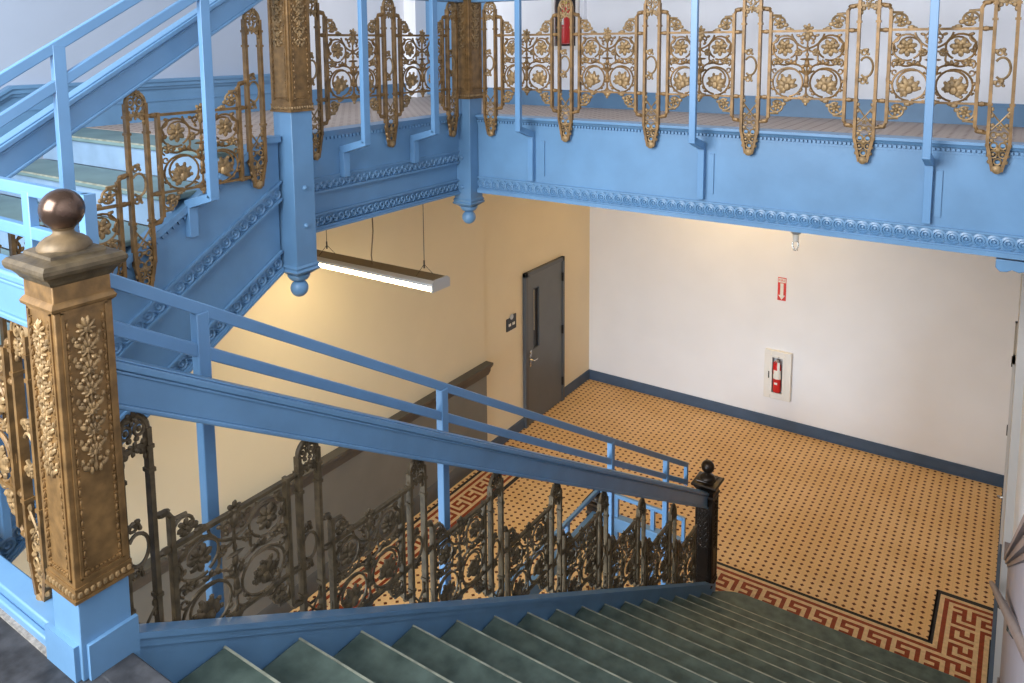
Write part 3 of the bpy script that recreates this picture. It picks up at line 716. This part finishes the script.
def railing_panel(sp, label, m, mh, group, hs=0):
    """hs = 0 level panel; +1 / -1 stair panel whose uphill end is at local +x / -x"""
    t = thing('railing_panel', (0, 0, 0), label, 'railing panel', group)
    H = .365; ho = sp/2-.103; hi = sp/2-.052; b = .0078
    for s in (-1, 1):
        mb = MB()
        x = s*ho; up = hs in (0, s); lo = hs in (0, -s)
        z0, z1 = (-.115 if lo else -.012), (H+.105 if up else H+.012)
        mb.box(x-b, x+b, -.013, .013, z0, z1)
        zs = [0, H]+([-.125] if lo else [])+([H+.115] if up else [])
        for z in zs:
            dz_ = .016 if z > H else (-.016 if z < 0 else 0)
            mb.tube([(x, 0, z-dz_*.9), (x+s*.010, 0, z+dz_*.2), (x+s*.030, 0, z+dz_*.9), (s*hi, 0, z+dz_)], .0095, 6)
            mb.ell((x+s*.022, 0, z+dz_*.6), .024, .013, .013)
        mb.build('end_bar', m, t)
    MB().box(-ho, ho, -.009, .009, H-.006, H+.007).build('top_bar', m, t)
    MB().box(-ho, ho, -.008, .008, -.006, .005).build('bottom_bar', m, t)
    hw = ho-.008; S = hw/.19
    sc_ = MB(); T = .0056
    sc_.tube([(0, 0, .0), (0, 0, .07), (0, 0, .13), (0, 0, .20), (0, 0, .34)], .0058, 6)
    sc_.ell((0, 0, .213), .040, .009, .007); sc_.ell((0, 0, .19), .014, .010, .026); sc_.ell((0, 0, .10), .014, .010, .034); sc_.ell((0, 0, .238), .010, .009, .014)
    for s in (-1, 1):
        def mir(pts): return [(s*p[0]*S, p[1], p[2]) for p in pts]
        def leaf(x, z, a, L, w=.34):
            a = math.radians(a); dx, dz = math.cos(a)*s, math.sin(a)
            sc_.ell((s*x*S+dx*L*.5, -.003, z+dz*L*.5), L*.55, L*.22+.002, L*w, ex=(dx, 0, dz), ez=(-dz, 0, dx), n=6, m=4)
        sc_.tube(mir(spiral(.098, .086, .082, .078, -PI/2, .98, 22)), T, 5)              # lower ring
        sc_.tube(mir(spiral(.098, .086, .078, .036, PI*.62, -.62, 12)), T, 5)
        sc_.tube(mir(spiral(.118, .276, .068, .064, -PI*.62, .98, 20)), T, 5)            # upper ring
        sc_.tube(mir(spiral(.118, .276, .064, .030, PI*.9, -.5, 9)), T*.9, 5)
        sc_.tube(mir(arc((0, .125), (.088, .188), .20)+arc((.088, .188), (.172, .212), -.20)[1:]), T, 5)
        sc_.tube(mir(arc((.010, .075), (.040, .150), .30)), T, 5)
        sc_.tube(mir(arc((.088, .188), (.058, .238), .30)), T, 5)
        sc_.tube(mir(arc((0, .270), (.085, .350), -.15)), T, 5)
        sc_.tube(mir(arc((.0, .285), (.050, .262), -.35)), T, 5)
        sc_.tube(mir(spiral(.046, .248, .020, .006, PI/2, 1.2, 12)), T*.9, 5)
        sc_.tube(mir(spiral(.164, .196, .024, .008, -1.2, 1.2, 12)), T*.9, 5)
        sc_.tube(mir(spiral(.024, .330, .017, .006, -PI/2, 1.1, 10)), T*.9, 5)
        sc_.tube(mir(spiral(.170, .150, .018, .006, PI, 1.1, 10)), T*.8, 5)
        for p, q, bl in (((.155, .345), (.187, .30), -.25), ((.155, .015), (.187, .05), .25), ((.186, .06), (.186, .16), -.18), ((.186, .235), (.186, .30), .2), ((.0, .03), (.04, .006), -.2)):
            sc_.tube(mir(arc(p, q, bl)), T, 5)
        for x, z, a, L in ((.030, .165, 140, .028), (.055, .180, 60, .030), (.088, .188, 20, .030), (.088, .188, 110, .026), (.125, .205, -40, .024), (.012, .06, 120, .03), (.012, .14, 70, .03),
                           (.178, .085, 60, .024), (.180, .040, 130, .022), (.020, .055, -60, .024), (.060, .345, 200, .024), (.150, .335, 20, .026), (.172, .250, 120, .022), (.020, .295, 40, .022), (.046, .02, 160, .02)):
            leaf(x, z, a, L)
    sc_.build('scrollwork', m, t)
    for s in (-1, 1):
        f = MB(); acanthus(f, s*.098*S, .062, .072, PI/2-s*.45); f.build('acanthus_leaf', mh, t)
        f = MB(); flower(f, s*.118*S, .276, .047, 7); flower(f, s*.118*S, .276, .030, 5, -.009); f.build('rosette', mh, t)
        f = MB(); flower(f, s*.158*S, .203, .026, 5); f.build('bud', mh, t)
        f = MB(); flower(f, s*.046*S, .250, .021, 5); f.build('bud', mh, t)
        for z0, sz in ((H, 1), (0, -1)):
            if hs and s*sz != hs: continue
            f = MB(); x = s*(ho-.045); z = z0+sz*.045
            f.tube([(x+s*math.cos(a)*.040*(1-.35*k/14), 0, z+sz*math.sin(a)*.040*(1-.35*k/14)) for k, a in [(k, -.3+k/14*5.6) for k in range(15)]], .0062, 5)
            f.tube([(s*ho, 0, z0+sz*.09), (x+s*.02, 0, z0+sz*.088), (x-s*.01, 0, z0+sz*.086)], .007, 5)
            flower(f, x, z, .030, 6); f.ell((x-s*.050, 0, z0+sz*.012), .019, .010, .012); f.ell((x-s*.036, 0, z0+sz*.034), .015, .010, .012); f.ell((x-s*.068, 0, z0+sz*.008), .012, .009, .008)
            f.build('corner_scroll', mh, t)
    f = MB(); flower(f, 0, H+.010, .031, 6); f.ell((0, -.004, H-.03), .017, .012, .030); f.ell((-.017, -.003, H-.018), .013, .010, .011); f.ell((.017, -.003, H-.018), .013, .010, .011); f.build('top_finial', mh, t)
    f = MB(); f.ell((0, 0, -.014), .022, .010, .014); f.ell((0, 0, -.030), .010, .009, .012); f.ell((-.020, 0, 0), .014, .010, .012); f.ell((.020, 0, 0), .014, .010, .012); f.build('bottom_drop', mh, t)
    return t
def baluster_pair(label, m, mh, group, boss=True):
    """origin = top of the arch; total drop .94"""
    t = thing('baluster_pair', (0, 0, 0), label, 'balusters', group)
    h = .046
    for s in (-1, 1):
        mb = MB().box(s*h-.0075, s*h+.0075, -.014, .014, -.80, -.055)
        for z in (-.115, -.19, -.60): mb.cbox(s*h, 0, z, .024, .034, .012)
        mb.bar((s*h, 0, -.795), (s*.018, 0, -.925), .015, .022, up=(0, 1, 0))
        mb.build('baluster', m, t)
    mb = MB().tube([(math.cos(a)*h, 0, -.055+math.sin(a)*.05) for a in [PI*k/12 for k in range(13)]], .009, 6)
    flower(mb, 0, -.010, .026, 6)
    for s in (-1, 1):
        mb.tube([(s*.021+math.cos(a)*.016, 0, -.050+math.sin(a)*.020) for a in [2*PI*k/9 for k in range(9)]], .0055, 5, closed=True)
        mb.ell((s*.021, 0, -.050), .009, .008, .010); mb.ell((s*.012, 0, -.078), .010, .008, .009); mb.ell((s*.046, 0, -.088), .012, .012, .012)
    mb.build('arch_top', mh, t)
    mb = MB().box(-h, h, -.007, .007, -.112, -.100)
    flower(mb, 0, -.106, .024, 6)
    for s in (-1, 1):
        mb.ell((s*.028, 0, -.122), .013, .009, .012); mb.ell((s*.034, 0, -.094), .012, .009, .010); mb.ell((s*.036, 0, -.142), .008, .008, .013)
    mb.build('cross_ornament', mh, t)
    mb = MB().tube([(-.005+math.cos(a)*.034, 0, -.425+math.sin(a)*.052) for a in [-PI*.72+k/14*PI*1.5 for k in range(15)]], .0062, 5)
    for z in (-.350, -.500):
        mb.tube(spiral(-.016, z, .019, .006, 0, 1.3, 10), .0055, 5)
        mb.ell((-.033, 0, z+.006), .014, .009, .012); mb.ell((-.004, 0, z+.014), .012, .009, .010); mb.ell((.004, 0, z-.008), .008, .008, .008)
    mb.build('side_scroll', mh, t)
    mb = MB()
    mb.tube([(-h, 0, -.625), (0, 0, -.685), (h, 0, -.735)], .0045, 5); mb.tube([(h, 0, -.625), (0, 0, -.685), (-h, 0, -.735)], .0045, 5)
    for s in (-1, 1):
        mb.ell((s*.034, 0, -.622), .009, .008, .012)
        mb.tube([(s*.022+math.cos(a)*.013, 0, -.748+math.sin(a)*.014) for a in [2*PI*k/8 for k in range(8)]], .0045, 5, closed=True)
        mb.tube([(s*.020+math.cos(a)*.017, 0, -.842+math.sin(a)*.018) for a in [2*PI*k/9 for k in range(9)]], .005, 5, closed=True)
        mb.ell((s*.046, 0, -.80), .011, .010, .012); mb.ell((s*.040, 0, -.848), .010, .010, .011)
    flower(mb, 0, -.712, .016, 5)
    mb.tube([(math.cos(a)*.016, 0, -.878+math.sin(a)*.015) for a in [2*PI*k/9 for k in range(9)]], .005, 5, closed=True)
    for s in (-1, 1):
        mb.tube([(s*.019+math.cos(a)*.015, 0, -.800+math.sin(a)*.016) for a in [2*PI*k/9 for k in range(9)]], .005, 5, closed=True)
        mb.ell((s*.020, 0, -.842), .009, .009, .009); mb.ell((s*.030, 0, -.775), .012, .009, .010); mb.ell((s*.030, 0, -.700), .011, .009, .010); mb.ell((s*.034, 0, -.655), .009, .009, .012); mb.ell((s*.033, 0, -.880), .012, .011, .012)
    mb.ell((0, 0, -.820), .014, .010, .016); mb.ell((0, 0, -.745), .018, .009, .010)
    mb.lathe((0, 0, -.915), [(.022, .012), (.022, -.012), (.012, -.018), (.003, -.019)], 14, 'y')
    mb.build('foot_ornament', mh, t)
    if boss:
        MB().lathe((0, 0, -.905), [(.032, .012), (.032, .02), (.024, .03), (.024, .045)], 18, 'y').build('mounting_boss', BLUE, t)
    return t
GP, DP = 'cast scroll railing panels', 'paired bronze balusters'
proto_panel = {}; proto_pair = {}
def place_panel(key, sp, m, mh, loc, rz, label, group, hs=0):
    k = (key, round(sp, 3), hs)
    if k not in proto_panel:
        o = railing_panel(sp, label, m, mh, group, hs); proto_panel[k] = o; o.location = loc; o.rotation_euler = (0, 0, rz)
    else: o = dup(proto_panel[k], loc, rz, label)
    o['group'] = group; return o
def place_pair(key, m, mh, loc, rz, label, group, boss=True):
    if key not in proto_pair:
        o = baluster_pair(label, m, mh, group, boss); proto_pair[key] = o; o.location = loc; o.rotation_euler = (0, 0, rz)
    else: o = dup(proto_pair[key], loc, rz, label)
    o['group'] = group; return o
# balcony
ZB = 5.285
for k in range(6):
    x = -.121-.602*k
    place_pair('gold', GOLD, GOLDL, (x, BY, ZB), 0, 'gold baluster pair on the balcony, %s from the right' % ORD[k], 'balcony balusters')
    if k < 5: place_panel('gold', .602, GOLD, GOLDL, (x-.301, BY, 4.686), 0, 'gold scrollwork panel on the balcony, %s from the right' % ORD[k], 'balcony railing panels')
# gallery between the hanging posts (faces +x: rotate 90)
for k, y in enumerate((3.01, 3.64, 4.27)):
    place_pair('gold', GOLD, GOLDL, (LX, y, ZB), PI/2, 'gold baluster pair between the hanging posts, %s' % ('beside the left post', 'middle one', 'beside the corner post')[k], 'gallery balusters')
for k, y in enumerate((3.325, 3.955)):
    place_panel('gold', .63, GOLD, GOLDL, (LX, y, 4.686), PI/2, 'gold scrollwork panel between the hanging posts, %s' % ('left one', 'right one')[k], 'gallery railing panels')
# rising flight
for k, (y, z) in enumerate(((2.61, 5.184), (1.957, 4.797), (1.304, 4.410))):
    place_pair('gold', GOLD, GOLDL, (LX, y, z), PI/2, 'gold baluster pair on rising flight, %s' % ('beside the hanging post', 'just above the foreground ball finial', 'lowest, at the landing')[k], 'rising flight balusters', True)
for k, (y, z) in enumerate(((2.284, 4.316), (1.631, 3.929))):
    place_panel('gold', .653, GOLD, GOLDL, (LX, y, z), PI/2, 'gold scrollwork panel on rising flight, %s' % ('upper one', 'lower one behind the foreground ball finial')[k], 'rising flight panels', 1)
# lower flight
for k in range(9):
    y, z = 1.236+.606*k-(.05 if k == 0 else 0), 3.915-.362*k
    if k == 8: continue
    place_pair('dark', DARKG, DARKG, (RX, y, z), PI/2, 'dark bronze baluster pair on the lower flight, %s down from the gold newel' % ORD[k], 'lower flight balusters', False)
for k in range(8):
    y, z = 1.539+.606*k, 3.434-.365-.362*k+.002
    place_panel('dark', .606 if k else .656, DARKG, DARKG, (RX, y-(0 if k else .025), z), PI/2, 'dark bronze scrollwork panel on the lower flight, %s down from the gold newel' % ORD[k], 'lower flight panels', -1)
# landing railing
for k in range(2):
    x = -2.45-.60*k
    place_pair('gold', GOLD, GOLDL, (x, 1.035, 4.21), 0, 'gold baluster pair on the landing railing, %s' % ('beside the gold newel', 'at the left edge')[k], 'landing balusters', False)
place_panel('gold', .602, GOLD, GOLDL, (-2.75, 1.035, 3.62), 0, 'gold scrollwork panel of the landing railing left of the foreground newel', 'landing panels')

# ------------------------------------------------------------------ handrail beams
def beam_yz(name, y0, z0, y1, z1, x, label, m=BLUE):
    """beam along y, z = top line"""
    t = thing(name, (x, 0, 0), label, 'handrail')
    def P(a, b, x0, x1): return MB().prism([(y0, z0+a), (y1, z1+a), (y1, z1+b), (y0, z0+b)], 'x', x0, x1)
    bevel(P(-.135, -.028, -.033, .033).build('web', m, t), .004)
    mb = P(-.028, -.004, -.046, .046); mb.prism([(y0, z0-.004), (y1, z1-.004), (y1, z1+.004), (y0, z0+.004)], 'x', -.034, .034)
    bevel(mb.build('cap_moulding', m, t), .008, 3)
    bevel(P(-.042, -.030, -.039, .039).build('under_bead', m, t), .004)
    bevel(P(-.15, -.133, -.042, .042).build('bottom_bead', m, t), .004)
    return t
def beam_x(name, x0, x1, z, y, label):
    t = thing(name, (0, y, 0), label, 'handrail')
    bevel(MB().box(x0, x1, -.033, .033, z-.135, z-.028).build('web', BLUE, t), .004)
    bevel(MB().box(x0, x1, -.046, .046, z-.028, z).build('cap_moulding', BLUE, t), .008, 3)
    bevel(MB().box(x0, x1, -.039, .039, z-.042, z-.030).build('under_bead', BLUE, t), .004)
    bevel(MB().box(x0, x1, -.042, .042, z-.15, z-.133).build('bottom_bead', BLUE, t), .004)
    return t
beam_yz('handrail_beam', 1.115, 4.125, 6.20, 4.125-.5905*5.085, RX, 'thick blue handrail beam sloping down the lower flight to dark newel')
beam_yz('handrail_beam', 1.115, 4.125+.34, 2.78, 4.125+.34+.5905*1.665, LX, 'thick blue handrail beam rising from the landing at upper left')
beam_yz('handrail_beam', 2.93, 5.43, 4.36, 5.43, LX, 'level blue handrail beam between the two hanging posts')
beam_x('handrail_beam', LX+.08, .1, 5.43, BY, 'level blue handrail beam along the top of the balcony railing')
beam_x('handrail_beam', LX+.08, RX-.08, 4.36, 1.035, 'level blue handrail beam of the landing railing left of gold newel')
# landing curb and well-side fascia
cu = thing('landing_curb', (0, 0, 0), 'low blue curb under the landing railing left of gold newel base', 'curb')
bevel(MB().box(LX+.07, RX-.07, .985, 1.058, ZL-.25, ZL+.055).build('curb', BLUE, cu), .006)
bevel(MB().box(LX+.07, RX-.105, .965, .985, ZL, ZL+.03).build('bead', BLUE, cu), .006)
MB().box(LX+.07, RX-.06, .950, .966, ZL, ZL+.006).build('caulk_line', MORTAR, cu)

# ------------------------------------------------------------------ added blue pipe railings on the well side
def flat_rail(mb, p, q): mb.bar(p, q, .03, .042)
wx = RX-.15
pr = thing('guard_railing', (0, 0, 0), 'slim blue two-bar guard railing sloping beside the lower flight beam', 'railing')
za = lambda y: 4.288-.5985*(y-1.234)
bevel(MB().bar((wx, 1.10, za(1.10)), (wx, 6.165, za(6.165)), .028, .042).build('top_rail', BLUE2, pr), .004)
bevel(MB().bar((wx, 1.10, za(1.10)-.15), (wx, 6.165, za(6.165)-.16), .028, .042).build('middle_rail', BLUE2, pr), .004)
for y in (1.529, 2.822, 4.683, 5.699):
    zb = ztop(y)-.32
    bevel(MB().box(wx-.02, wx+.02, y-.024, y+.024, max(zb, .01), za(y)-.01).build('post', BLUE2, pr), .004)
    MB().bar((wx, y, zb+.05), (-2.12, y, zb+.05), .04, .04).build('fixing_arm', BLUE2, pr) if zb > 0 else None
MB().box(wx-.015, wx+.015, 6.14, 6.17, za(6.16)-.18, za(6.16)+.015).build('end_upright', BLUE2, pr)
MB().box(wx-.015, wx+.015, 1.09, 1.12, za(1.10)-.17, za(1.10)+.015).build('end_upright', BLUE2, pr)
# rising side
vx = LX+.17
za2 = lambda y: 4.875+.585*(y-1.334)
pr = thing('guard_railing', (0, 0, 0), 'slim blue two-bar guard railing rising in the upper left corner', 'railing')
bevel(MB().bar((vx, 1.16, za2(1.16)), (vx, 2.70, za2(2.70)), .028, .042).build('top_rail', BLUE2, pr), .004)
bevel(MB().bar((vx, 1.16, za2(1.16)-.145), (vx, 2.70, za2(2.70)-.145), .028, .042).build('middle_rail', BLUE2, pr), .004)
def hanger_y(parent, y, ztop_, zk, x):
    """vertical bar, then a diagonal back to the fascia and a strap"""
    mb = MB().box(x-.015, x+.015, y-.024, y+.024, zk, ztop_)
    mb.prism([(x-.015, zk+.02), (x+.015, zk), (x+.015, zk-.012), (gx+.04, zk-.065), (gx+.002, zk-.065), (gx+.002, zk-.03)], 'y', y-.024, y+.024)
    mb.box(gx, gx+.04, y-.024, y+.024, zk-.21, zk-.06)
    return bevel(mb.build('hanger', BLUE2, parent), .002)
hanger_y(pr, 1.555, za2(1.555), 3.84, vx)
hanger_y(pr, 2.215, za2(2.215), 4.285, vx)
MB().box(vx-.015, vx+.015, 1.15, 1.18, za2(1.16)-.4, za2(1.16)+.015).build('end_upright', BLUE2, pr)
pr = thing('guard_railing', (0, 0, 0), 'slim blue guard railing with two hangers between the hanging posts', 'railing')
bevel(MB().bar((vx, 2.70, 5.67), (vx, BY-.15, 5.67), .028, .042).build('top_rail', BLUE2, pr), .004)
bevel(MB().bar((vx, 2.70, 5.52), (vx, BY-.15, 5.52), .028, .042).build('middle_rail', BLUE2, pr), .004)
for y in (3.24, 3.87): hanger_y(pr, y, 5.67, 4.43, vx)
pr = thing('guard_railing', (0, 0, 0), 'slim blue guard railing with three hangers along front of the balcony', 'railing')
hy = BY-.15
bevel(MB().bar((vx, hy, 5.67), (.1, hy, 5.67), .028, .042).build('top_rail', BLUE2, pr), .004)
bevel(MB().bar((vx, hy, 5.52), (.1, hy, 5.52), .028, .042).build('middle_rail', BLUE2, pr), .004)
for x in (-2.80, -1.605, -.411):
    zk = 4.43
    mb = MB().box(x-.019, x+.019, hy-.015, hy+.015, zk, 5.67)
    mb.prism([(hy+.015, zk+.02), (hy-.015, zk), (hy-.015, zk-.012), (yf-.04, zk-.065), (yf-.002, zk-.065), (yf-.002, zk-.03)], 'x', x-.019, x+.019)
    mb.box(x-.019, x+.019, yf-.04, yf, 4.065, zk-.06)
    bevel(mb.build('hanger', BLUE2, pr), .002)
# landing railing bars
pr = thing('guard_railing', (0, 0, 0), 'level blue two-bar guard railing behind the gold newel at left edge', 'railing')
ly = 1.18
bevel(MB().bar((vx, ly, 4.545), (wx, ly, 4.545), .028, .042).build('top_rail', BLUE2, pr), .004)
bevel(MB().bar((vx, ly, 4.405), (wx, ly, 4.405), .028, .042).build('middle_rail', BLUE2, pr), .004)
MB().box(wx-.018, wx+.018, ly-.018, ly+.018, 3.3, 4.566).build('corner_post', BLUE2, pr)
MB().box(wx-.015, wx+.015, 1.10, ly, 4.35, 4.385).build('corner_link', BLUE2, pr)
for x in (-2.655, -3.05): bevel(MB().box(x-.024, x+.024, ly-.015, ly+.015, 3.2, 4.54).build('post', BLUE2, pr), .003)

# basement guard at the floor opening
bx_, by_ = -3.17, 6.2
pr = thing('basement_railing', (0, 0, 0), 'low blue railing around the basement stair opening beyond the lower flight', 'railing')
bevel(MB().bar((bx_, by_, .80), (-2.33, by_, .80), .03, .035).bar((-2.33, by_, .815), (-2.33, by_, .54), .03, .03, up=(0, 1, 0)).build('top_rail', BLUE2, pr), .003)
bevel(MB().box(bx_, -2.33, by_-.04, by_+.04, .47, .60).build('lower_beam', BLUE, pr), .006)
bevel(MB().bar((bx_, by_, .80), (bx_, 3.2, .80), .03, .035).build('side_top_rail', BLUE2, pr), .003)
bevel(MB().box(bx_-.04, bx_+.04, 3.2, by_, .47, .60).build('side_beam', BLUE, pr), .006)
for x, y in ((-2.98, by_), (-2.62, by_), (bx_, 5.6), (bx_, 4.4), (bx_, 3.4)):
    MB().box(x-.018, x+.018, y-.018, y+.018, .01, .80).build('post', BLUE2, pr)
newel((bx_-.02, by_+.02, -.50), 'short dark newel with ball at the corner of basement stair opening', m=BLACKB, mh=BLACKB, mball=BLACKB, mbase=BLACKB)

# wall handrail on the right
hr = thing('wall_handrail', (0, 0, 0), 'mauve brown wooden handrail on steel brackets along right stair wall', 'handrail')
hz = lambda y: nose_z(y)+.92
hx = lambda y: -.03+(6.35-y)*.022
MB().tube([(hx(y), y, hz(max(1.0, y))) for y in (6.35, 4.5, 3, 1.0, .6)], .018, 12).build('rail', MAUVEC, hr)
for y in (5.6, 4.3, 3.0, 1.8):
    MB().tube([(hx(y), y, hz(y)-.02), (hx(y), y, hz(y)-.05), (.06, y, hz(y)-.07)], .007, 8).build('bracket', CHROME, hr)
